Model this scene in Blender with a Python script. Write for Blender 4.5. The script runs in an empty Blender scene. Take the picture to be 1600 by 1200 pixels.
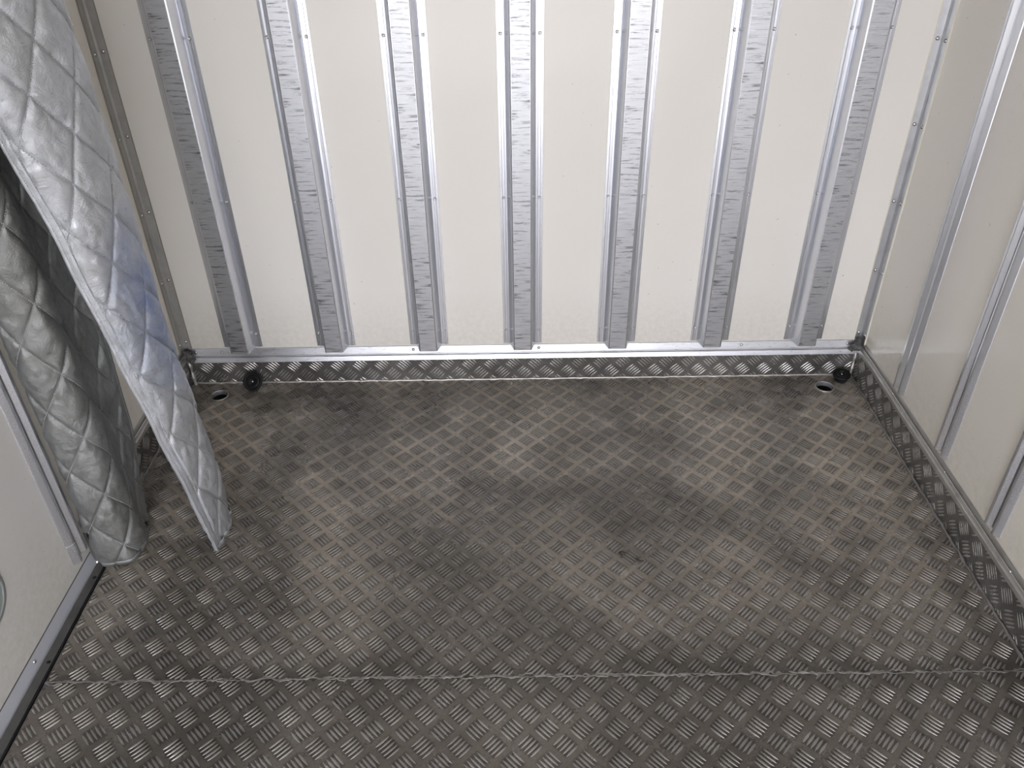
import bpy, math, random
import numpy as np
from mathutils import Vector, Matrix, noise

# ------------------------------------------------------------ camera, world, light
scene = bpy.context.scene
C = scene.collection
cam_d = bpy.data.cameras.new('camera'); cam = bpy.data.objects.new('camera', cam_d); C.objects.link(cam)
scene.camera = cam
FPX, PITCH, YAW, ROLL = 1278.4, .6113, -.0065, -.0176
cy_, sy_ = math.cos(YAW), math.sin(YAW)
fw = Vector((sy_*math.cos(PITCH), cy_*math.cos(PITCH), -math.sin(PITCH)))
rt0 = Vector((cy_, -sy_, 0)); up0 = rt0.cross(fw)
rt = math.cos(ROLL)*rt0+math.sin(ROLL)*up0; up = -math.sin(ROLL)*rt0+math.cos(ROLL)*up0
M = Matrix((rt, up, -fw)).transposed().to_4x4(); M.translation = (-.0082, -2.2373, 1.5424)
cam.matrix_world = M
cam_d.sensor_width = 36; cam_d.sensor_fit = 'HORIZONTAL'; cam_d.lens = 36*FPX/1600; cam_d.clip_start = .01

world = bpy.data.worlds.new('sky'); scene.world = world; world.use_nodes = True
bg = world.node_tree.nodes['Background']
bg.inputs[0].default_value = (.93, .935, 1, 1); bg.inputs[1].default_value = 3.0
sun_d = bpy.data.lights.new('sun', 'SUN'); sun = bpy.data.objects.new('sun', sun_d); C.objects.link(sun)
sun_d.energy = 4.0; sun_d.angle = .01; sun_d.color = (1, .95, .86)
sun.rotation_euler = (math.radians(-42), math.radians(8), 0)      # high sun in front of the truck: lights the yard behind it
vs = scene.view_settings
vs.view_transform = 'Standard'; vs.look = 'None'; vs.gamma = 1; vs.use_curve_mapping = False
vs.exposure = 1.15

XL, XR, YB, YE, ZC = -1.085, 1.107, 0.0, -3.8, 2.15   # left wall, right wall, front bulkhead, rear end, ceiling
P = .3

# ------------------------------------------------------------ materials
def mat(name, base, rough=.5, metal=0., coat=0., coat_r=.1, spec=.5):
    m = bpy.data.materials.new(name); m.use_nodes = True
    b = m.node_tree.nodes['Principled BSDF']
    b.inputs['Base Color'].default_value = (*base, 1); b.inputs['Roughness'].default_value = rough
    b.inputs['Metallic'].default_value = metal; b.inputs['Coat Weight'].default_value = coat
    b.inputs['Coat Roughness'].default_value = coat_r; b.inputs['Specular IOR Level'].default_value = spec
    return m
class NT:
    def __init__(s, m): s.t = m.node_tree; s.b = s.t.nodes['Principled BSDF']
    def n(s, typ, **kw):
        o = s.t.nodes.new(typ)
        for k, v in kw.items(): setattr(o, k, v)
        return o
    def l(s, a, b): s.t.links.new(a, b)
    def coord(s, scale=(1,1,1), rot=(0,0,0), geo=True):
        tc = s.n('ShaderNodeTexCoord'); mp = s.n('ShaderNodeMapping')
        mp.inputs['Scale'].default_value = scale; mp.inputs['Rotation'].default_value = rot
        s.l(tc.outputs['Object'], mp.inputs[0]); return mp.outputs[0]
    def noise(s, vec, scale=5, detail=4, rough=.6, dist=0):
        o = s.n('ShaderNodeTexNoise'); o.inputs['Scale'].default_value = scale; o.inputs['Detail'].default_value = detail
        o.inputs['Roughness'].default_value = rough; o.inputs['Distortion'].default_value = dist
        if vec: s.l(vec, o.inputs['Vector'])
        return o.outputs['Fac']
    def ramp(s, fac, stops):
        o = s.n('ShaderNodeValToRGB'); e = o.color_ramp.elements
        while len(e) < len(stops): e.new(.5)
        for k, (p, c) in enumerate(stops):
            e[k].position = p; e[k].color = (*c, 1) if len(c) == 3 else c
        s.l(fac, o.inputs[0]); return o.outputs[0]
    def rng(s, fac, a, b, c=0., d=1.):
        o = s.n('ShaderNodeMapRange'); o.clamp = True
        for i, v in enumerate((a, b, c, d)): o.inputs[i+1].default_value = v
        s.l(fac, o.inputs[0]); return o.outputs[0]
    def mix(s, fac, a, b, mode='MIX'):
        o = s.n('ShaderNodeMix', data_type='RGBA', blend_type=mode)
        for sock, v in ((o.inputs[0], fac), (o.inputs[6], a), (o.inputs[7], b)):
            if isinstance(v, (int, float)): sock.default_value = v
            elif isinstance(v, tuple): sock.default_value = (*v, 1)
            else: s.l(v, sock)
        return o.outputs[2]
    def math(s, op, a, b=0.):
        o = s.n('ShaderNodeMath', operation=op)
        for sock, v in ((o.inputs[0], a), (o.inputs[1], b)):
            if isinstance(v, (int, float)): sock.default_value = v
            else: s.l(v, sock)
        return o.outputs[0]
    def bump(s, h, strength=.2, dist=.002):
        o = s.n('ShaderNodeBump'); o.inputs['Strength'].default_value = strength; o.inputs['Distance'].default_value = dist
        s.l(h, o.inputs['Height']); s.l(o.outputs[0], s.b.inputs['Normal'])

# cream gel-coated wall panel
def panel_mat(name, base, coat):
    m = mat(name, base, .42, 0, coat, .09); t = NT(m)
    v = t.coord()
    big = t.noise(v, 1.3, 3, .5); fine = t.noise(v, 60, 3, .7)
    col = t.mix(t.rng(big, .3, .7), base, tuple(c*k for c, k in zip(base, (.95, .95, .93))))
    specks = t.rng(t.noise(t.coord((1, 1, 1)), 95, 1, .5), .77, .8)
    col = t.mix(t.math('MULTIPLY', specks, .55), col, (.25, .2, .15))
    vm = t.n('ShaderNodeSeparateXYZ'); t.l(t.coord(), vm.inputs[0])
    foot_tone = t.math('MULTIPLY', t.rng(vm.outputs[2], .34, .12), t.rng(fine, .35, .65, .1, .35))  # browner towards the wall foot, broken up by noise
    col = t.mix(foot_tone, col, (.45, .41, .33))
    t.l(col, t.b.inputs['Base Color'])
    t.bump(t.noise(v, 3.0, 2, .4), .25, .004)
    return m
M_PANEL = panel_mat('cream_panel', (.81, .785, .745), .35)
M_DOOR = panel_mat('grey_door_panel', (.655, .65, .635), .5)
M_PANEL2 = panel_mat('cream_side_panel', (.80, .765, .705), .6)

def alu_mat(name, base=(.62, .63, .66), rough=.36, metal=.9, dirt=.25, sc=(1, 1, 1), bump=.08):
    m = mat(name, base, rough, metal); t = NT(m)
    n1 = t.noise(t.coord(sc), 22, 5, .65); n2 = t.noise(t.coord(sc), 160, 3, .6)
    col = t.mix(t.math('MULTIPLY', t.rng(n1, .45, .75), dirt), base, tuple(c*.45 for c in base))
    t.l(col, t.b.inputs['Base Color'])
    t.l(t.rng(n2, .3, .7, rough-.08, rough+.12), t.b.inputs['Roughness'])
    if bump: t.bump(n2, bump, .001)
    return m
M_ALU = alu_mat('aluminium')
M_RIB = mat('drawn_aluminium', (.77, .79, .85), .27, .92)
M_RECESS = alu_mat('shaded_recess_aluminium', (.30, .30, .31), .4, .8, .4)  # track recess: its shade is put into the darker base colour
M_RAIL = alu_mat('aluminium_rail', (.66, .67, .70), .33, .9, .3, (.25, 1, 3))
M_DULL = alu_mat('dull_aluminium', (.54, .535, .515), .42, .8, .35)
M_WELD = alu_mat('weld_metal', (.62, .60, .57), .38, .8, .45)
M_WELDD = alu_mat('dirty_weld_metal', (.25, .24, .23), .45, .7, .6)
M_SEAM = alu_mat('smeared_seam_metal', (.32, .315, .305), .42, .7, .6)
M_RIVET = mat('rivet_metal', (.55, .55, .55), .25, 1)
# worn hat rib face: scuffs running across
m = M_RIBFACE = mat('scuffed_rib_face', (.6, .61, .63), .4, .85); t = NT(m)
oi = t.n('ShaderNodeObjectInfo'); vadd = t.n('ShaderNodeVectorMath', operation='MULTIPLY_ADD')   # each rib worn differently
t.l(oi.outputs['Location'], vadd.inputs[0]); vadd.inputs[1].default_value = (0, 0, 0); 
cmb = t.n('ShaderNodeCombineXYZ'); t.l(t.math('MULTIPLY', oi.outputs['Random'], 37.), cmb.inputs[2]); t.l(cmb.outputs[0], vadd.inputs[2])
_c0 = t.coord
def rib_coord(sc):
    a_ = t.n('ShaderNodeVectorMath', operation='ADD'); t.l(_c0(sc), a_.inputs[0]); t.l(vadd.outputs[0], a_.inputs[1]); return a_.outputs[0]
t.coord = rib_coord
s1 = t.noise(t.coord((5, 1, 70)), 2.2, 5, .75, .3); s2 = t.noise(t.coord((9, 1, 260)), 1.6, 3, .7)
patch = t.noise(t.coord((2, 1, 5)), 1.5, 2, .5)
dark = t.math('MULTIPLY', t.rng(s1, .53, .60), t.rng(patch, .38, .56, .35, 1))
lite = t.math('MULTIPLY', t.rng(s2, .55, .68), t.rng(patch, .65, .4, .2, 1))
col = t.mix(t.math('MULTIPLY', lite, .6), (.56, .57, .60), (.86, .86, .86))
col = t.mix(t.math('MULTIPLY', dark, .85), col, (.12, .12, .13))
t.l(col, t.b.inputs['Base Color']); t.l(t.rng(s2, .3, .7, .34, .52), t.b.inputs['Roughness'])
t.bump(s2, .15, .001)

# checker plate: dirty aluminium
def tread_mat(name, dirty, clean, dirtcol, rough, metal, dust=.5, lat=None):
    m = mat(name, clean, rough, metal); t = NT(m)
    v = t.coord()
    big = t.noise(v, 2.6, 5, .62, .4); mid = t.noise(v, 14, 5, .65); fine = t.noise(v, 190, 3, .7)
    a = t.mix(t.rng(mid, .35, .68), dirty, clean)
    if lat:      # tan dust, graded paler towards the bulkhead to paint in reflected light
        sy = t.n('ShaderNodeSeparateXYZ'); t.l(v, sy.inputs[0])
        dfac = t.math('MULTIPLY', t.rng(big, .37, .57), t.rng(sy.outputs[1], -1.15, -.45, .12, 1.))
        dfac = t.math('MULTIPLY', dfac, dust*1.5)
        a = t.mix(t.math('MULTIPLY', t.rng(sy.outputs[1], -.55, -1.3), .30), a, tuple(c*.55 for c in dirty))  # rear floor tinted darker, standing in for the dimmer light there
        # black grime worked into the seam, heaviest right of the middle
        sm_ = t.rng(t.math('ABSOLUTE', t.math('ADD', t.math('ADD', sy.outputs[1], 1.14), t.math('MULTIPLY', t.math('SUBTRACT', mid, .5), .06))), .045, .005)
        a = t.mix(t.math('MULTIPLY', sm_, t.rng(big, .3, .6, .15, .75)), a, (.03, .03, .032))
        # pale scuff
        dn = t.n('ShaderNodeVectorMath', operation='DISTANCE'); t.l(v, dn.inputs[0]); dn.inputs[1].default_value = (.729, -.481, 0)
        a = t.mix(t.math('MULTIPLY', t.rng(dn.outputs['Value'], .06, .0), t.rng(mid, .45, .6, 0, .8)), a, (.5, .54, .56))
    else: dfac = t.math('MULTIPLY', t.rng(big, .46, .62), dust)
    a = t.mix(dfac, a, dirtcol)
    a = t.mix(t.math('MULTIPLY', t.rng(t.noise(t.coord((.8, 1, 1)), 1.1, 3, .6, .3), .5, .66), .45), a, tuple(c*.55 for c in dirty))
    a = t.mix(t.rng(fine, .3, .75, 0, .35), a, tuple(c*.5 for c in dirty))
    if lat:      # grime plus painted-in shadow between the five bars of each group
        ax, ay = lat; sx = t.n('ShaderNodeSeparateXYZ'); t.l(v, sx.inputs[0])
        u_ = t.math('DIVIDE', t.math('ADD', sx.outputs[0], t.math('SUBTRACT', t.math('MULTIPLY', t.math('SUBTRACT', sx.outputs[1], ay), .006), ax)), .0716)
        v_ = t.math('DIVIDE', t.math('SUBTRACT', sx.outputs[1], ay), .0724)
        ms = []
        for op in ('ADD', 'SUBTRACT'):
            r_ = t.math(op, u_, v_); ms.append(t.rng(t.math('ABSOLUTE', t.math('SUBTRACT', r_, t.math('ROUND', r_))), .41, .35))
        gm = t.math('MULTIPLY', ms[0], ms[1])
        a = t.mix(t.math('MULTIPLY', gm, t.rng(mid, .3, .7, .68, .38)), a, tuple(c*.33 for c in dirty))
    t.l(a, t.b.inputs['Base Color'])
    t.l(t.rng(mid, .3, .7, rough+.12, rough-.06), t.b.inputs['Roughness'])
    t.l(t.rng(big, .42, .62, metal, metal*.45), t.b.inputs['Metallic'])
    t.bump(fine, .25, .0012)
    return m
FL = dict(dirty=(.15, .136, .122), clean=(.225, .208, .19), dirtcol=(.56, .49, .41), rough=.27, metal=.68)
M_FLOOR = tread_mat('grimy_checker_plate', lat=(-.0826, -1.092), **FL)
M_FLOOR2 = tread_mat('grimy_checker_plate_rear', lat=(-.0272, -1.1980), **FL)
M_FBAR = tread_mat('worn_tread_bars', (.26, .25, .24), (.38, .37, .36), (.42, .385, .34), .30, .85, .4)
M_KICK = tread_mat('kick_checker_plate', (.13, .125, .12), (.21, .205, .20), (.24, .22, .20), .36, .8, .25)
M_KBAR = tread_mat('kick_tread_bars', (.40, .39, .37), (.62, .61, .59), (.5, .47, .42), .26, .95, .2)
M_BLACK = mat('black_rubber', (.008, .008, .009), .55, 0, 0, .1, .3)
M_GAP = mat('dark_gap', (.012, .012, .012), .8)
M_SEAL = mat('grey_sealant', (.09, .09, .088), .55)
M_SEALB = mat('brownish_sealant', (.24, .23, .20), .6)
M_CREAMSEAL = mat('cream_sealant', (.72, .69, .60), .5)
M_LEDGE = alu_mat('grimy_ledge', (.10, .10, .095), .65, .2, .6)
M_PIPE = mat('drain_pipe_grey', (.30, .31, .33), .35, .4)
M_GROUND = mat('yard_concrete', (.42, .41, .39), .9)
M_OUT = mat('box_outer_skin', (.75, .75, .74), .4)
# silver quilted fabric
def quilt_mat(name, base, blue):
    m = mat(name, base, .46, .62); t = NT(m); v = t.coord()
    n1 = t.noise(v, 9, 6, .68, .5); n2 = t.noise(v, 45, 4, .7)
    col = t.mix(t.rng(n1, .42, .72, 0, .55), base, tuple(c*.62*k for c, k in zip(base, (1.02, 1, .9))))
    col = t.mix(t.math('MULTIPLY', t.rng(n2, .62, .72), .5), col, (.10, .10, .11))
    if blue:
        g = t.n('ShaderNodeNewGeometry'); sx = t.n('ShaderNodeVectorMath', operation='DISTANCE')
        mp = t.n('ShaderNodeMapping', vector_type='POINT'); mp.inputs['Scale'].default_value = (2.2, 2.2, 1)
        t.l(g.outputs['Position'], mp.inputs[0]); t.l(mp.outputs[0], sx.inputs[0])
        sx.inputs[1].default_value = (-.805*2.2, -.675*2.2, .66)
        near = t.rng(sx.outputs['Value'], .27, .06)
        f = t.math('MULTIPLY', near, t.rng(t.noise(v, 11, 5, .7, .8), .3, .62, .15, 1))
        col = t.mix(t.math('MULTIPLY', f, .8), col, (.13, .20, .42))
    t.l(col, t.b.inputs['Base Color'])
    t.l(t.rng(n2, .3, .7, .34, .52), t.b.inputs['Roughness'])
    t.bump(t.noise(v, 24, 7, .74, 1.6), .75, .005)
    return m
M_QUILT = quilt_mat('silver_quilt', (.48, .495, .525), True)
M_QUILT2 = quilt_mat('soiled_silver_quilt', (.27, .275, .27), False)
M_THREAD = mat('grey_thread', (.55, .56, .58), .6)

# ------------------------------------------------------------ mesh helpers
def link(name, verts, faces, m, parent=None, smooth=False, **props):
    me = bpy.data.meshes.new(name); me.from_pydata([tuple(v) for v in verts], [], faces); me.update()
    if smooth: me.polygons.foreach_set('use_smooth', [True]*len(me.polygons))
    if m: me.materials.append(m)
    o = bpy.data.objects.new(name, me); C.objects.link(o)
    if parent: o.parent = parent
    for k, v in props.items(): o[k] = v
    return o
def empty(name, loc=(0, 0, 0), **props):
    o = bpy.data.objects.new(name, None); o.empty_display_size = .05; C.objects.link(o); o.location = loc
    for k, v in props.items(): o[k] = v
    return o
class MB:
    def __init__(s): s.v = []; s.f = []
    def add(s, verts, faces):
        b = len(s.v); s.v += [tuple(v) for v in verts]; s.f += [tuple(i+b for i in f) for f in faces]; return s
    def box(s, a, b):
        (x0, y0, z0), (x1, y1, z1) = a, b
        s.add([(x0,y0,z0),(x1,y0,z0),(x1,y1,z0),(x0,y1,z0),(x0,y0,z1),(x1,y0,z1),(x1,y1,z1),(x0,y1,z1)],
              [(0,3,2,1),(4,5,6,7),(0,1,5,4),(1,2,6,5),(2,3,7,6),(3,0,4,7)]); return s
    def lathe(s, prof, axis=(0,0,1), org=(0,0,0), n=24, closed=False):
        ax = Vector(axis).normalized(); q = ax.to_track_quat('Z', 'Y'); o = Vector(org)
        vs = []; fs = []
        for r, h in prof:
            for k in range(n):
                a = 2*math.pi*k/n; vs.append(o+q@Vector((r*math.cos(a), r*math.sin(a), h)))
        for j in range(len(prof)-1):
            for k in range(n): fs.append((j*n+k, j*n+(k+1)%n, (j+1)*n+(k+1)%n, (j+1)*n+k))
        if closed: fs.append(tuple(reversed(range(n)))); fs.append(tuple((len(prof)-1)*n+k for k in range(n)))
        s.add(vs, fs); return s
    def prism(s, prof, p0, p1, ex, ey, cap=True):
        """closed 2-D profile [(a,b)] in axes ex, ey swept from p0 to p1"""
        p0, p1, ex, ey = map(Vector, (p0, p1, ex, ey)); n = len(prof)
        vs = [p+ex*a+ey*b for p in (p0, p1) for a, b in prof]
        fs = [(k, (k+1) % n, n+(k+1) % n, n+k) for k in range(n)]
        if cap: fs += [tuple(reversed(range(n))), tuple(range(n, 2*n))]
        s.add(vs, fs); return s
    def build(s, name, m, parent=None, smooth=False, **props): 
        o = link(name, s.v, s.f, m, parent, smooth, **props)
        fix_normals(o); return o
import bmesh
def fix_normals(o):
    bm = bmesh.new(); bm.from_mesh(o.data); bmesh.ops.recalc_face_normals(bm, faces=bm.faces); bm.to_mesh(o.data); bm.free()
def bevel(o, w=.001, seg=1):
    b = o.modifiers.new('bevel', 'BEVEL'); b.width = w; b.segments = seg; b.limit_method = 'ANGLE'; return o

# domed rivet, shared mesh, axis along +Z of the mesh
_r = MB().lathe([(.0, .0036), (.0018, .0035), (.0034, .0027), (.0046, .0012), (.0050, 0), (.0050, -.001)], n=12)
_ro = _r.build('rivet', M_RIVET, None, True); RIVET = _ro.data; bpy.data.objects.remove(_ro)
_r = MB().lathe([(.0, .0026), (.0015, .0026), (.0018, .0034), (.0032, .0030), (.0044, .0014), (.0050, 0), (.0050, -.001)], n=12)
_ro = _r.build('rivet_blind', M_RIVET, None, True); BLIND = _ro.data; bpy.data.objects.remove(_ro)
def rivet(loc, nrm, parent, me=None, name='rivet', s=1.):
    o = bpy.data.objects.new(name, me or RIVET); C.objects.link(o); o.parent = parent
    o.location = loc; o.rotation_euler = Vector(nrm).to_track_quat('Z', 'Y').to_euler(); o.scale = (s, s, s); return o

# checker-plate bars -----------------------------------------------------------------
PX = .0716; PY = .0724; BL = .0190; BW = .0028; BH = .0020
def tread(name, m, parent, org, eu, ev, en, urange, vrange, a0, seed=1, skip=None, shear=0., h=BH):
    """five-bar pattern on plane org + u*eu + v*ev ; a0 = (u,v) of one group whose bars run (+u,-v)"""
    rnd = np.random.RandomState(seed)
    org, eu, ev, en = (np.array(x, float) for x in (org, eu, ev, en))
    ts = np.array([-1, -.86, -.5, 0, .5, .86, 1.]); prof = 1-np.abs(ts)**2.3
    cs = np.array([-1, -.6, 0, .6, 1.]); ch = np.array([-.12, .72, 1., .72, -.12])
    V = []; F = []; nb = 0
    i0 = int((urange[0]-a0[0])/PX)-3; i1 = int((urange[1]-a0[0])/PX)+3
    j0 = int((vrange[0]-a0[1])/(PY/2))-3; j1 = int((vrange[1]-a0[1])/(PY/2))+3
    base = np.array([[r*5+c, r*5+c+1, (r+1)*5+c+1, (r+1)*5+c] for r in range(6) for c in range(4)])
    s2 = math.sqrt(.5)
    for j in range(j0, j1):
        for i in range(i0, i1):
            u = a0[0]+PX*(i+(.5 if j % 2 else 0)); v = a0[1]+PY/2*j; u += -shear*(v-a0[1])
            d = (s2, -s2) if j % 2 == 0 else (s2, s2); q = (d[1], -d[0]) if j % 2 == 0 else (-d[1], d[0])
            if not (urange[0]-.03 < u < urange[1]+.03 and vrange[0]-.03 < v < vrange[1]+.03): continue
            wear = rnd.uniform(.75, 1.1)
            for k in range(-2, 3):
                L = BL*(1-.03*abs(k))*rnd.uniform(.97, 1.02); w = BW*rnd.uniform(.9, 1.08)
                cu, cv = u+q[0]*.0088*k, v+q[1]*.0088*k
                if skip and (skip(cu, cv) or skip(cu+d[0]*L*.7, cv+d[1]*L*.7) or skip(cu-d[0]*L*.7, cv-d[1]*L*.7)): continue
                lo, hi = -1., 1.
                for c, dd, (a, b) in ((cu, d[0]*L, urange), (cv, d[1]*L, vrange)):
                    t0, t1 = (a-c)/dd, (b-c)/dd
                    lo, hi = max(lo, min(t0, t1)), min(hi, max(t0, t1))
                if hi-lo < .12: continue
                tt = lo+(hi-lo)*(ts+1)/2; pw = w*np.maximum(0, 1-np.abs(tt)**2.3)**.85; ph = h*wear*np.maximum(0, 1-np.abs(tt)**2.6)**.7
                pu = cu+d[0]*L*tt[:, None]+q[0]*pw[:, None]*cs; pv = cv+d[1]*L*tt[:, None]+q[1]*pw[:, None]*cs
                pn = ph[:, None]*ch
                pts = org+pu[..., None]*eu+pv[..., None]*ev+pn[..., None]*en
                V.append(pts.reshape(-1, 3)); F.append(base+35*nb); nb += 1
    V = np.concatenate(V); F = np.concatenate(F)
    if np.dot(np.cross(eu, ev), en)*1. < 0: pass
    me = bpy.data.meshes.new(name); me.vertices.add(len(V)); me.vertices.foreach_set('co', V.ravel())
    me.loops.add(len(F)*4); me.loops.foreach_set('vertex_index', F.ravel()); me.polygons.add(len(F))
    me.polygons.foreach_set('loop_start', np.arange(len(F))*4); me.update(calc_edges=True)
    me.polygons.foreach_set('use_smooth', np.ones(len(F), bool)); me.materials.append(m)
    o = bpy.data.objects.new(name, me); C.objects.link(o); o.parent = parent; o['kind'] = 'stuff'
    return o

def bead(name, pts, r, m, parent, seed=0, n=8, flat=.6, wob=.35, nrm=(0, 0, 1), ripple=.004, step=.003, side=.0):
    """irregular weld bead along a polyline"""
    P_ = [Vector(p) for p in pts]; out = []
    for a, b in zip(P_, P_[1:]):
        k = max(2, int((b-a).length/step)); out += [a.lerp(b, i/k) for i in range(k)]
    out.append(P_[-1]); nr = Vector(nrm).normalized(); vs = []; fs = []
    for i, p in enumerate(out):
        tdir = (out[min(i+1, len(out)-1)]-out[max(i-1, 0)]).normalized(); sd = tdir.cross(nr).normalized()
        f = 1+wob*noise.noise(Vector((i*step*45, seed, 0)))+.18*math.sin(i*step/ripple*2*math.pi)
        off = sd*side*noise.noise(Vector((i*step*30, seed+5, 1)))+sd*side*.5*noise.noise(Vector((i*step*110, seed+9, 1)))
        for k in range(n):
            a = 2*math.pi*k/n; vs.append(p+off+sd*math.cos(a)*r*f+nr*math.sin(a)*r*f*flat)
        if i: fs += [((i-1)*n+k, (i-1)*n+(k+1) % n, i*n+(k+1) % n, i*n+k) for k in range(n)]
    fs += [tuple(range(n)), tuple(range(len(vs)-n, len(vs)))]
    return MB().add(vs, fs).build(name, m, parent, True)

def blob(name, c, r, m, parent, seed=0, sc=(1, 1, 1), amp=.5, freq=60):
    bm = bmesh.new(); bmesh.ops.create_icosphere(bm, subdivisions=3, radius=1)
    for v in bm.verts:
        d = v.co.normalized(); k = 1+amp*noise.noise(d*1.7+Vector((seed, 0, 0)))+amp*.4*noise.noise(d*5+Vector((0, seed, 0)))
        v.co = Vector((d.x*sc[0], d.y*sc[1], d.z*sc[2]))*r*k+Vector(c)
    me = bpy.data.meshes.new(name); bm.to_mesh(me); bm.free(); me.materials.append(m)
    me.polygons.foreach_set('use_smooth', [True]*len(me.polygons))
    o = bpy.data.objects.new(name, me); C.objects.link(o); o.parent = parent; return o

# ------------------------------------------------------------ setting: floor
YS = -1.1455                       # seam between the two floor plates
HOLES = [(-.973, -.079, .027), (.990, -.076, .028)]
XS = -1.045                        # floor edge along the door sill
floor = empty('floor', (0, 0, 0), kind='structure')
def plate(y0, y1, x0, x1, holes):
    mb = MB(); th = .004
    xs = sorted({x0, x1}); mbq = []
    def quad(a, b, c, d):           # rectangle in plan
        if b-a > 1e-5 and d-c > 1e-5: mb.add([(a, c, 0), (b, c, 0), (b, d, 0), (a, d, 0)], [(0, 1, 2, 3)])
    cuts = sorted(holes); px = x0
    for hx, hy, r in cuts:
        s = r*1.7; quad(px, hx-s, y0, y1); quad(hx-s, hx+s, y0, hy-s); quad(hx-s, hx+s, hy+s, y1); px = hx+s
        n = 32; vs = []; fs = []
        for k in range(n):
            a = 2*math.pi*(k+.5)/n; c, d = math.cos(a), math.sin(a); q = s/max(abs(c), abs(d))
            vs.append((hx+c*r, hy+d*r, 0)); vs.append((hx+c*q, hy+d*q, 0))
        for k in range(n):
            a, b = 2*k, 2*((k+1) % n); fs.append((a, a+1, b+1, b))
        # fill corners of the square
        for sx in (-1, 1):
            for sy in (-1, 1):
                cand = sorted(range(n), key=lambda k: (vs[2*k+1][0]-(hx+sx*s))**2+(vs[2*k+1][1]-(hy+sy*s))**2)[:2]
                vs.append((hx+sx*s, hy+sy*s, 0)); fs.append((2*cand[0]+1, 2*cand[1]+1, len(vs)-1))
        mb.add(vs, fs)
    quad(px, x1, y0, y1)
    # front edge thickness
    mb.add([(x0, y0, 0), (x1, y0, 0), (x1, y0, -th), (x0, y0, -th)], [(0, 3, 2, 1)])
    mb.add([(x0, y0, 0), (x0, y1, 0), (x0, y1, -th), (x0, y0, -th)], [(0, 1, 2, 3)])
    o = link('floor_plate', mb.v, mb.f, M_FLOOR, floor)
    bm = bmesh.new(); bm.from_mesh(o.data)
    for f in bm.faces:
        if abs(f.normal.z) > .5 and f.normal.z < 0: f.normal_flip()
    bm.to_mesh(o.data); bm.free(); return o
pl1 = plate(YS+.001, YB, XS, XR, HOLES)
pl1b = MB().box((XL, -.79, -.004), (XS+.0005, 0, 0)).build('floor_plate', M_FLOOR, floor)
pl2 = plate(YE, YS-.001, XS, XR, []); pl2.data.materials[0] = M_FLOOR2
def nohole(u, v): return any((u-x)**2+(v-y)**2 < (r+.005)**2 for x, y, r in HOLES)
tread('tread_bars', M_FBAR, pl1, (0, 0, .0), (1,0,0), (0,1,0), (0,0,1), (XS+.004, XR-.006), (YS+.004, -.012), (-.0826, -1.092), 3, nohole, .008)
tread('tread_bars', M_FBAR, pl1b, (0, 0, .0), (1,0,0), (0,1,0), (0,0,1), (XL+.006, XS+.003), (-.785, -.012), (-.0826, -1.092), 4, nohole, .008)
tread('tread_bars', M_FBAR, pl2, (0, 0, .0), (1,0,0), (0,1,0), (0,0,1), (XS+.004, XR-.006), (-2.5, YS-.004), (-.0272, -1.1980), 5, None, .004)
MB().box((XL-.03, YE, -.13), (XR+.03, YB+.03, -.09)).build('subfloor', M_GAP, floor)
bead('weld_bead', [(XS, YS, .0), (-.4, YS+.001, 0), (.3, YS, 0), (XR-.01, YS-.001, 0)], .0017, M_WELDD, floor, 3, 8, .6, 1.2, (0,0,1), .013, .003, .007)
bead('weld_bead', [(XS, YS-.002, -.0005), (-.2, YS+.003, -.0005), (.5, YS+.002, -.0005), (XR-.01, YS+.001, -.0005)], .0026, M_SEAM, floor, 9, 8, .4, 1.4, (0,0,1), .021, .003, .012)
for hx, hy, r in HOLES:
    d = empty('drain_outlet', (hx, hy, 0)); d.parent = floor
    MB().lathe([(r*.97, .0005), (r*1.0, .0022), (r*1.06, .0018), (r*1.10, -.0005)], n=40).build('drain_rim', M_DULL, d, True)
    MB().lathe([(r*.98, .001), (r*.95, -.003), (r*.94, -.014)], n=40).build('drain_collar', M_PIPE, d, True)
    MB().lathe([(r*.94, -.014), (r*.98, -.0145), (r*.98, -.085)], n=40).build('drain_pipe', M_GAP, d, True)

# ------------------------------------------------------------ bulkhead at the front of the box
KT = .008
wall_front = MB().box((XL-.03, YB, -.01), (XR+.03, YB+.03, ZC)).build('wall_front', M_PANEL, None, kind='structure')
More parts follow.
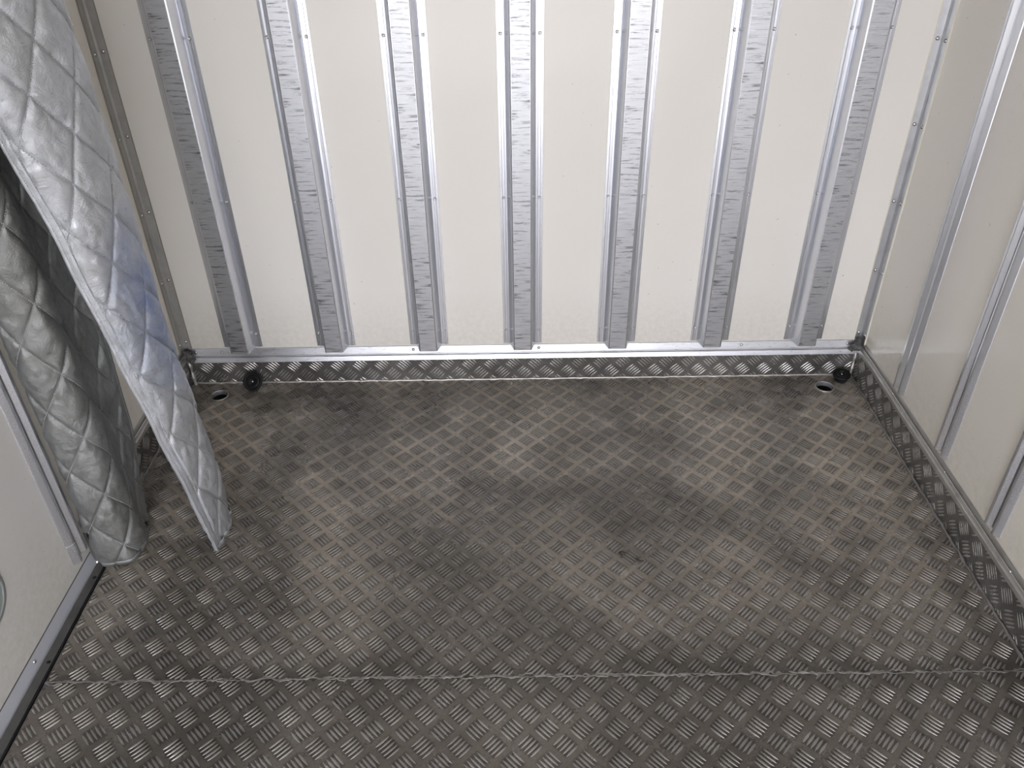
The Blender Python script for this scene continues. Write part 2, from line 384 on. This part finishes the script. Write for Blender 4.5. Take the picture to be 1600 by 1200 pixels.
# hat-section rib -> face is a slightly proud worn strip of the same extrusion
D = .046; ZB, ZT = .138, 2.13
def hat_mesh(z0, z1):
    tk = .0015
    # half profile (x, depth) outside then inside
    o_ = [(-.061, 0), (-.061, .003), (-.0545, .0034), (-.0535, .0045), (-.0475, .0045), (-.0465, .003), (-.041, .0035), (-.030, D-.006), (-.0285, D-.0015), (-.0255, D)]
    pr = o_+[(-a, b) for a, b in reversed(o_)]
    inner = [(.0385, 0), (.0245, D-.003), (-.0245, D-.003), (-.0385, 0)]
    return pr+inner
prof = hat_mesh(0, 0)
rib_me = None
for i in range(7):
    xc = .0138+(i-3)*P
    r = empty('wall_rib', (xc, 0, 0)); r.parent = wall_front
    if rib_me is None:
        mb = MB(); n = len(prof)
        vs = []
        for z, off in ((ZB, 0), (ZT, 0)):
            vs += [(a, -b, z-(0 if abs(a) > .043 else .0)) for a, b in prof]
        fs = [(k, (k+1) % n, n+(k+1) % n, n+k) for k in range(n)]+[tuple(range(n, 2*n))]
        # bottom cap only on the metal thickness
        rib_me = link('rib_section', vs, fs+[tuple(reversed(range(n)))], M_RIB, r); fix_normals(rib_me)
        f1 = MB(); zz = np.linspace(ZB, ZT, 2)
        f1.prism([(-.0245, 0), (-.0245, .0008), (.0245, .0008), (.0245, 0)], (0, -D+.0002, ZB), (0, -D+.0002, ZT), (1,0,0), (0,-1,0))
        rib_face = f1.build('rib_face', M_RIBFACE, r, label='scuffed face strip with scratches across it')
        rows = [(.1874+.4438*k) for k in range(5)]
    else:
        for src in (rib_me, rib_face):
            c = src.copy(); C.objects.link(c); c.parent = r
    for z in rows:
        for sd in (-1, 1): rivet((sd*.0508, -.0040, z), (0, -1, 0), r, BLIND)

# ------------------------------------------------------------ kick plates, rails, corner angles
def kick(name, p0, p1, nrm, phase, seed, h=.086):
    """checker kick plate from p0 to p1 along the wall; local u along the wall, v = z"""
    p0, p1, nr = Vector(p0), Vector(p1), Vector(nrm); L = (p1-p0).length; eu = (p1-p0).normalized()
    b = MB().prism([(0, 0), (KT, 0), (KT, h), (0, h)], p0, p1, nr, (0,0,1)).build(name, M_KICK, None, kind='structure')
    tread('tread_bars', M_KBAR, b, p0+nr*KT, eu, (0,0,1), nr, (.004, L-.004), (.003, h-.001), phase, seed, None, 0., .0013)
    return b
def rail(name, p0, p1, nrm, z0=.084, z1=.1315, lip=.013):
    p0, p1, nr = Vector(p0), Vector(p1), Vector(nrm)
    pr = [(0, z0), (lip+.001, z0), (lip+.002, z0+.002), (lip-.002, z0+.0165), (lip-.004, z0+.018), (lip-.007, z0+.0185), (lip-.007, z0+.0225), (lip-.0045, z0+.0235), (lip-.0055, z0+.025), (.0025, z1-.001), (.0012, z1), (0, z1)]
    return MB().prism(pr, p0, p1, nr, (0,0,1)).build(name, M_RAIL, None, kind='structure')
base_f = kick('baseboard_front', (XL, 0, 0), (XR, 0, 0), (0,-1,0), (-1.0197-XL, .0645), 11)
base_r = kick('baseboard_right', (XR, 0, 0), (XR, YE, 0), (-1,0,0), (.9952, .0655), 12, .098)
base_l = kick('baseboard_left', (XL, 0, 0), (XL, -.79, 0), (1,0,0), (.40, .0645), 13, .098)
rail_f = rail('trim_1', (XL, 0, 0), (XR, 0, 0), (0,-1,0))
for x in (-1.044, -.960, -.34, .066, .719, 1.061): rivet((x, -.0050, .120), (0,-1,.25), rail_f)
# right rail: broad stepped ledge
pr = [(0, .097), (.012, .097), (.013, .0985), (.013, .110), (.012, .1115), (.0075, .112), (.007, .118), (.0055, .119), (.004, .119), (.0035, .114), (.002, .114), (.0015, .128), (0, .1335)]
rail_r = MB().prism(pr, (XR, -.012, 0), (XR, YE, 0), (-1,0,0), (0,0,1)).build('trim_2', M_DULL, None, kind='structure')
for y in (-.28, -.63, -.97, -1.32, -1.67): rivet((XR-.0050, y, .119), (-.3,0,1), rail_r, s=.7)
rail_l = MB().prism(pr, (XL, -.012, 0), (XL, -.79, 0), (1,0,0), (0,0,1)).build('trim_3', M_DULL, None, kind='structure')
# corner angles
def corner(name, x, sx, mat_, mat_seal):
    o = MB()
    w = .027 if sx < 0 else .026
    o.prism([(0, 0), (w, 0), (w, .0025), (.008, .003), (.0035, .0075), (.003, w+.004), (0, w+.004)], (x, 0, .128), (x, 0, ZC), (-sx, 0, 0), (0, -1, 0))
    ob = o.build(name, mat_, None, kind='structure')
    MB().prism([(0, w+.0035), (.004, w+.0035), (.002, w+.0065), (0, w+.0065)], (x, 0, .128), (x, 0, ZC), (-sx, 0, 0), (0, -1, 0)).build('sealant_line', mat_seal, ob)
    MB().prism([(w, 0), (w, .0025), (w+.0025, 0)], (x, 0, .128), (x, 0, ZC), (-sx, 0, 0), (0, -1, 0)).build('sealant_line', mat_seal, ob)
    for k in range(9):
        z = .160+.2215*k
        rivet((x-sx*.0175, -.0026, z), (0, -1, 0), ob, s=1.15)
        rivet((x-sx*.0031, -.019, z-.003), (-sx, 0, 0), ob, s=1.15)
    return ob
cor_l = corner('trim_4', XL, -1, alu_mat('corner_angle_dull', (.46, .455, .44), .5, .6, .3), M_SEALB)
cor_r = corner('trim_5', XR, 1, M_ALU, M_CREAMSEAL)
# sealant lumps and corner welds
blob('sealant_lump', (XL+.018, -.022, .118), .013, M_SEAL, cor_l, 2, (1.1, 1, 1.4), .9)
blob('sealant_lump', (XL+.026, -.018, .100), .009, M_SEAL, cor_l, 5, (1, 1, 1.3), .9)
blob('sealant_lump', (XR-.020, -.022, .118), .012, M_SEAL, cor_r, 7, (1.2, 1, 1.1), .9)
blob('sealant_lump', (XR-.030, -.016, .108), .008, M_SEAL, cor_r, 8, (1.4, 1, 1), .9)
blob('sealant_lump', (XR-.016, -.016, .136), .008, M_SEAL, cor_r, 3, (.9, 1, 1.5), .9)
bead('weld_bead', [(XL+.013, -.012, .088), (XL+.014, -.014, .05), (XL+.016, -.015, 0)], .0058, M_WELD, base_f, 1, 8, 1, .7, (1,-1,0), .006)
bead('weld_bead', [(XR-.013, -.012, .088), (XR-.014, -.014, .05), (XR-.018, -.016, 0)], .0058, M_WELD, base_f, 4, 8, 1, .7, (-1,-1,0), .006)
bead('weld_bead', [(XL+.012, -.011, .003), (XR-.012, -.011, .003)], .0034, M_WELD, base_f, 6, 8, 1, .5, (0,-1,1), .006, .003, .002)
bead('weld_bead', [(XR-.012, -.02, .002), (XR-.012, -1.13, .002), (XR-.012, -2.6, .002)], .0042, M_WELDD, base_r, 8, 8, .8, .7, (-1,0,1), .036, .003, .004)
bead('weld_bead', [(XL+.011, -.02, .002), (XL+.011, -.785, .002)], .0034, M_WELDD, base_l, 2, 8, .8, .6, (1,0,1), .03, .003, .003)

# ------------------------------------------------------------ side walls
wall_right = MB().box((XR, YE, -.01), (XR+.03, YB, ZC)).build('wall_right', M_PANEL2, None, kind='structure')
wall_left = MB().box((XL-.03, -.79, -.01), (XL, YB, ZC)).build('wall_left', M_PANEL2, None, kind='structure')
def side_rib(parent, x, sx, y, z0, sleeve=False):
    """narrow cargo track: wide bright ridge on the rear side, recess, thin far lip. sx = wall normal direction"""
    r = empty('wall_rib', (x, y, 0)); r.parent = parent
    # profile in (t toward the rear, h off the wall)
    near = [(.0080, 0), (.0085, .0115), (.0095, .0125), (.0150, .0127), (.0170, .0120), (.0268, .0015), (.0275, 0)]
    recess = [(-.010, 0), (-.010, .0012), (.0085, .0012), (.0085, 0)]
    far = [(-.0275, 0), (-.0272, .0105), (-.0262, .0118), (-.0195, .0118), (-.0180, .0110), (-.0105, .0012), (-.010, 0)]
    for nm, pr_, lab in (('rear_ridge', near, None), ('recess_strip', recess, None), ('front_lip', far, None)):
        MB().prism(pr_, (0, 0, z0), (0, 0, ZT), (0, -1, 0), (sx, 0, 0)).build(nm, M_RECESS if nm == 'recess_strip' else M_RIB, r)
    if sleeve: MB().prism([(a*1.06-.0006, b*1.15) for a, b in near], (0, 0, z0-.004), (0, 0, z0+.055), (0,-1,0), (sx,0,0)).build('end_sleeve', M_RAIL, r, label='short bright end sleeve')
    for k in range(6): rivet((sx*.0012, .0005, z0+.12+.37*k), (sx, 0, 0), r, s=.7)
    return r
for k in range(9): side_rib(wall_right, XR, -1, -.306-.2805*k-(.003 if k == 1 else 0), .146)

# cargo door on the left (behind and beside the curtains)
door = MB().box((XL-.03, -2.62, .030), (XL, -.792, ZC)).build('door_1', M_DOOR, None, kind='structure')
side_rib(door, XL, 1, -.836, .066, True)
side_rib(door, XL, 1, -1.75, .066, True)
side_rib(door, XL, 1, -2.05, .066, True)
MB().box((XL-.03, YE, -.01), (XL, -2.622, ZC)).build('wall_left', M_PANEL2, None, kind='structure')
# round recessed pull in the door
hc = (XL, -1.142, .252)
h = empty('door_pull', hc); h.parent = door
MB().lathe([(.058, -.001), (.059, .003), (.064, .0045), (.070, .003), (.071, 0)], (1,0,0), n=48).build('pull_flange', M_ALU, h, True)
MB().lathe([(0, .0012), (.03, .0014), (.055, .0022), (.0585, .0034)], (1,0,0), n=48).build('pull_dish', mat('pale_green_dish', (.42, .5, .48), .35, .5), h, True)
MB().prism([(-.010, .002), (-.008, .014), (.008, .014), (.010, .002)], (0, 0, -.045), (0, 0, .045), (0,1,0), (1,0,0)).build('grip_bar', M_ALU, h)
for a in (20, 140, 260): rivet((.0045, .0645*math.cos(math.radians(a)), .0645*math.sin(math.radians(a))), (1,0,0), h, s=.9)
# sill: aluminium strip, gasket line, grimy ledge with screws, black groove
sill = empty('trim_6', (0, 0, 0), kind='structure')
MB().prism([(-.02, -.012), (.0045, -.012), (.0045, .000), (.0005, .031), (-.02, .031)], (XL, YE, 0), (XL, -.792, 0), (1,0,0), (0,0,1)).build('sill_strip', alu_mat('sill_aluminium', (.62, .64, .70), .5, .45, .12, (1, 1, 1), 0), sill)
MB().box((XL-.02, YE, .031), (XL+.0006, -.792, .0345)).build('door_gasket', M_SEAL, sill)
MB().box((XL+.0046, YE, -.03), (XS-.001, -.792, -.016)).build('sill_groove', M_GAP, sill)
MB().prism([(-.0735, -.016), (-.0735, -.0042), (-.0530, -.0042), (-.0530, -.016)], (-1.0035, YE, 0), (-1.0035, -.792, 0), (1,0,0), (0,0,1)).build('sill_ledge', M_LEDGE, sill)
MB().box((XS-.0075, YE, -.016), (XS-.0045, -.792, -.0015)).build('rubber_seal', M_BLACK, sill)
for y in (-.844, -1.091, -1.316, -1.56, -1.80, -2.05):
    MB().lathe([(0, -.0040), (.0012, -.0040), (.0018, -.0030), (.0042, -.0030), (.0048, -.0044)], org=(-1.0640, y, 0), n=14).build('screw', M_BLACK, sill, True)
for y in (-1.104, -1.60, -2.1): rivet((XL+.0027, y, .016), (1, 0, .2), sill, s=.9)

# ceiling and the yard behind the open rear
MB().box((XL-.03, YE, ZC), (XR+.03, YB+.03, ZC+.04)).build('ceiling', M_PANEL2, None, kind='structure')
MB().box((-30, -40, -1.02), (30, 20, -1.0)).build('ground', M_GROUND, None, kind='structure')

# ------------------------------------------------------------ drain plugs
def drain_plug(name_label, loc, nrm, sc):
    t = empty('drain_plug', loc, label=name_label, category='plug')
    t.rotation_euler = Vector(nrm).to_track_quat('Z', 'Y').to_euler()
    t.scale = (sc, sc, sc)
    MB().lathe([(0, .004), (.010, .004), (.0115, .006), (.0125, .0088), (.014, .0095), (.0175, .0092), (.0185, .0078), (.0215, .0078), (.0225, .0092), (.0265, .0088), (.0278, .0065), (.0275, .002), (.024, 0), (.0215, -.002)], n=40).build('flange', M_BLACK, t, True)
    MB().lathe([(.0215, -.001), (.021, -.006), (.0195, -.0075), (.021, -.009), (.0205, -.015), (.018, -.018), (0, -.018)], n=32).build('stopper', M_BLACK, t, True)
    MB().lathe([(0, .0085), (.0018, .0083), (.0032, .0070), (.0036, .005), (.0036, .003)], n=16).build('centre_bolt', M_RIVET, t, True, label='small bright bolt')
    return t
drain_plug('round black rubber drain plug leaning upright against the checker kick plate', (-.8680, -.040, .0265), (0, -.80, .60), 1.12)
drain_plug('round black rubber drain plug lying face up in the corner behind the drain hole', (1.050, -.046, .022), (-.10, -.12, 1), 1.0)

# specks of dark litter on the floor
M_LIT = mat('dark_litter', (.012, .011, .010), .7)
def litter(label, pts, r):
    o = bead('litter_scrap', pts, r, M_LIT, None, len(pts), 6, .6, .5, (0, 0, 1), .006, .001, .001)
    o['label'] = label; o['category'] = 'litter'
litter('tiny dark hooked scrap lying mid floor, right of centre', [(.252, -.798, .0028), (.245, -.790, .003), (.253, -.786, .0028), (.262, -.791, .0022)], .0016)
litter('tiny dark curved sliver just right of the hooked scrap on the floor', [(.286, -.808, .0028), (.294, -.817, .0026), (.304, -.819, .0028)], .0016)

# ------------------------------------------------------------ quilted curtains
def catmull(pts, n):
    pts = [np.array(p, float) for p in pts]; P4 = [2*pts[0]-pts[1]]+pts+[2*pts[-1]-pts[-2]]; out = []
    for i in range(1, len(P4)-2):
        a, b, c, d = P4[i-1:i+3]
        for k in range(n):
            t_ = k/n; out.append(.5*((2*b)+(c-a)*t_+(2*a-5*b+4*c-d)*t_**2+(3*b-a-3*c+d)*t_**3))
    out.append(P4[-2]); return np.array(out)
def curtain(label, keys, m, seed, sph, zph, hem_side, z0, z1, W=.15, H=.19, group=None):
    """keys: [(z, [(x,y)...])] ; surface swept between; quilted in diamonds W x H"""
    t = empty('quilted_curtain', (keys[0][1][0][0], keys[0][1][0][1], 0), label=label, category='curtain')
    org = Vector(t.location)
    curves = [catmull(p, 24) for _, p in keys]; zs = [z for z, _ in keys]
    ns = 150; nz = int((z1-z0)/.005)
    def resample(c):
        d = np.r_[0, np.cumsum(np.linalg.norm(np.diff(c, axis=0), axis=1))]
        q = np.linspace(0, d[-1], ns); return np.stack([np.interp(q, d, c[:, k]) for k in (0, 1)], 1), d[-1]
    rs = [resample(c) for c in curves]
    Z = np.linspace(z0, z1, nz+1)
    G = np.zeros((nz+1, ns, 3)); S = np.zeros((nz+1, ns))
    for r_, z in enumerate(Z):
        k = min(max(np.searchsorted(zs, z)-1, 0), len(zs)-2); f = (z-zs[k])/(zs[k+1]-zs[k])
        f = min(max(f, 0), 1); fs_ = f*f*(3-2*f)*.5+f*.5
        c = rs[k][0]*(1-fs_)+rs[k+1][0]*fs_; G[r_, :, :2] = c; G[r_, :, 2] = z
        L = rs[k][1]*(1-fs_)+rs[k+1][1]*fs_; S[r_] = np.linspace(0, L, ns)
    def normals(G):
        du = np.gradient(G, axis=1); dv = np.gradient(G, axis=0); n = np.cross(du, dv)
        return n/np.maximum(np.linalg.norm(n, axis=2, keepdims=True), 1e-9)
    N = normals(G)
    if N[nz//2, ns//4] @ np.array([.5, -1, .3]) < 0: N = -N; flip = True
    else: flip = False
    zz = Z[:, None]+0*S
    a = (S-sph)/W-(zz-zph)/H; b = (S-sph)/W+(zz-zph)/H
    da = np.abs(a-np.round(a)); db = np.abs(b-np.round(b)); dm = np.minimum(da, db)
    puff = .0075*(1-np.exp(-dm/.045))+.003*np.minimum(1, dm/.4)
    wr = np.zeros_like(puff)
    for i in range(nz+1):
        for j in range(ns):
            p = Vector((S[i, j]*14, zz[i, j]*9, seed)); wr[i, j] = noise.noise(p)*.5+abs(noise.noise(p*2.3+Vector((3, 1, 7))))*.6+.35*noise.noise(p*5.)
    puff = puff*(.85+.3*wr)+.0028*(wr-.2)*np.minimum(1, dm/.1)
    hemw = .020
    near_hem = (S < hemw) if hem_side == 0 else (S < hemw)
    puff = np.where(near_hem, .002, puff)
    G2 = G+N*puff[..., None]
    V = (G2-np.array(org)).reshape(-1, 3); idx = np.arange((nz+1)*ns).reshape(nz+1, ns)
    F = np.stack([idx[:-1, :-1], idx[:-1, 1:], idx[1:, 1:], idx[1:, :-1]], -1).reshape(-1, 4)
    if flip: F = F[:, ::-1]
    o = link('quilted_panel', V.tolist(), [tuple(f) for f in F.tolist()], m, t, True)
    sm = o.modifiers.new('thickness', 'SOLIDIFY'); sm.thickness = .006; sm.offset = -1
    # stitching: short thread dashes along the quilt lines
    N2 = N; th = MB()
    def at(s, z):
        fz = (z-z0)/(z1-z0)*nz; i = int(fz)
        if i < 0 or i >= nz: return None
        L = S[i, -1]; fj = s/L*(ns-1); j = int(fj)
        if j < 0 or j >= ns-1: return None
        u, v = fj-j, fz-i
        lerp = lambda A: (A[i, j]*(1-u)+A[i, j+1]*u)*(1-v)+(A[i+1, j]*(1-u)+A[i+1, j+1]*u)*v
        return lerp(G2), lerp(N2)
    def dash(p, q, r=.0012):
        A = at(*p); B = at(*q)
        if A is None or B is None: return
        (pa, na), (pb, nb_) = A, B; pa = pa-np.array(org); pb = pb-np.array(org); d = pb-pa; L = np.linalg.norm(d)
        if L < 1e-6 or L > .03: return
        sd = np.cross(d/L, na); m_ = (pa+pb)/2+na*.0017
        th.add([pa+na*.0002, m_+sd*r, m_-sd*r, pb+na*.0002, m_-na*.001], [(0, 1, 2), (3, 2, 1), (0, 2, 4), (2, 3, 4), (3, 1, 4), (1, 0, 4)])
    Lmax = S.max(); st_ = .0048
    for sgn in (1, -1):
        nl = int(Lmax/W+(z1-z0)/H)+3
        ln = math.hypot(W, H)
        for k in range(-nl, nl):
            n_ = int(Lmax/(st_*W/ln))
            for q_ in range(n_):
                s = q_*st_*W/ln; s2_ = s+.0038*W/ln
                # line: (s-sph)/W - sgn*(z-zph)/H = k
                zA = zph+sgn*H*((s-sph)/W-k); zB = zph+sgn*H*((s2_-sph)/W-k)
                if hemw < s < Lmax and z0+.005 < zA < z1-.02: dash((s, zA), (s2_, zB))
    z = z0+.01
    while z < z1-.02:
        dash((hemw*.30, z), (hemw*.30, z+.0036)); dash((hemw*.98, z), (hemw*.98, z+.0036)); z += .0048
    link('stitching', th.v, th.f, M_THREAD, t, True, kind='stuff')
    # folded binding on the free edge
    hb = []
    hf = []
    pr_ = [(-.0010, -.0065), (-.0018, -.002), (-.0012, .0022), (.003, .0030), (.0058, .0018), (.0085, .0030), (hemw-.004, .0028), (hemw-.001, .0018), (hemw, .0005)]
    for i in range(0, nz+1, 2):
        p0 = G[i, 0]; tdir = G[i, 6]-G[i, 0]; tdir /= np.linalg.norm(tdir); nn = N[i, 2]
        k = .95+.5*noise.noise(Vector((Z[i]*70, seed, 2)))
        for a_, b_ in pr_: hb.append(p0+tdir*a_+nn*b_*k-np.array(org))
    m_ = len(pr_); rows_ = len(hb)//m_
    for i in range(rows_-1):
        for k in range(m_-1): hf.append((i*m_+k, i*m_+k+1, (i+1)*m_+k+1, (i+1)*m_+k))
    link('edge_binding', hb, hf, m, t, True)
    # bottom binding
    bb = []; bf = []
    for j in range(0, ns, 2):
        p0 = G2[0, j]; nn = N[2, j]
        for zz_, b_ in ((.012, .0015), (.010, .0035), (-.001, .0030), (-.0025, -.002), (-.001, -.0085), (.010, -.0085)):
            bb.append(p0+nn*b_+np.array((0, 0, zz_))-np.array(org))
    for j in range(len(bb)//6-1):
        for k in range(5): bf.append((j*6+k, j*6+k+1, (j+1)*6+k+1, (j+1)*6+k))
    link('bottom_binding', bb, bf, m, t, True)
    return t
ZTOP = 2.02
c1 = [(0.0, [(-.770, -.78), (-.772, -.73), (-.774, -.68), (-.785, -.64), (-.82, -.60), (-.90, -.57)]),
      (.20, [(-.796, -.78), (-.780, -.735), (-.770, -.68), (-.785, -.635), (-.83, -.595), (-.91, -.57)]),
      (.40, [(-.828, -.78), (-.800, -.745), (-.785, -.68), (-.80, -.63), (-.845, -.59), (-.92, -.565)]),
      (.60, [(-.858, -.78), (-.820, -.752), (-.800, -.68), (-.815, -.62), (-.86, -.58), (-.93, -.56)]),
      (.85, [(-.892, -.78), (-.845, -.760), (-.815, -.685), (-.820, -.61), (-.87, -.57), (-.94, -.555)]),
      (1.10, [(-.935, -.78), (-.880, -.770), (-.835, -.69), (-.830, -.60), (-.88, -.56), (-.95, -.55)]),
      (1.32, [(-.955, -.790), (-.900, -.775), (-.845, -.69), (-.835, -.60), (-.885, -.56), (-.93, -.55)]),
      (ZTOP, [(-.945, -.80), (-.90, -.785), (-.855, -.70), (-.845, -.60), (-.885, -.56), (-.93, -.55)])]
curtain('silver quilted curtain with a blue stain, its stitched edge hanging free above the tread floor', c1, M_QUILT, 1.3, .030, .212, 0, .018, ZTOP, .105, .169)
c2 = [(0.0, [(-1.024, -.600), (-1.008, -.645), (-.990, -.700), (-.975, -.745), (-.987, -.787), (-1.02, -.808), (-1.055, -.805), (-1.066, -.79)]),
      (.30, [(-.982, -.600), (-.988, -.645), (-.984, -.700), (-.968, -.758), (-.983, -.795), (-1.02, -.812), (-1.05, -.808), (-1.062, -.79)]),
      (.60, [(-.968, -.600), (-.988, -.645), (-.988, -.700), (-.966, -.765), (-.982, -.800), (-1.02, -.815), (-1.05, -.808), (-1.062, -.79)]),
      (1.0, [(-.950, -.605), (-.985, -.650), (-.992, -.705), (-.970, -.770), (-.984, -.803), (-1.02, -.818), (-1.05, -.808), (-1.062, -.79)]),
      (ZTOP, [(-.96, -.61), (-.985, -.65), (-1.00, -.71), (-1.00, -.775), (-1.005, -.808), (-1.025, -.82), (-1.05, -.808), (-1.062, -.79)])]
curtain('darker soiled quilted curtain hanging against the left wall with its hem on the floor', c2, M_QUILT2, 4.1, .206, .232, 0, .006, ZTOP, .102, .171)
# header rail the curtains hang from, above the view
tr = MB().box((XL, -.90, ZTOP+.002), (-.82, -.50, ZTOP+.026)).build('curtain_rail', M_ALU, None, label='aluminium header rail above the quilted curtains on the left wall', category='rail')
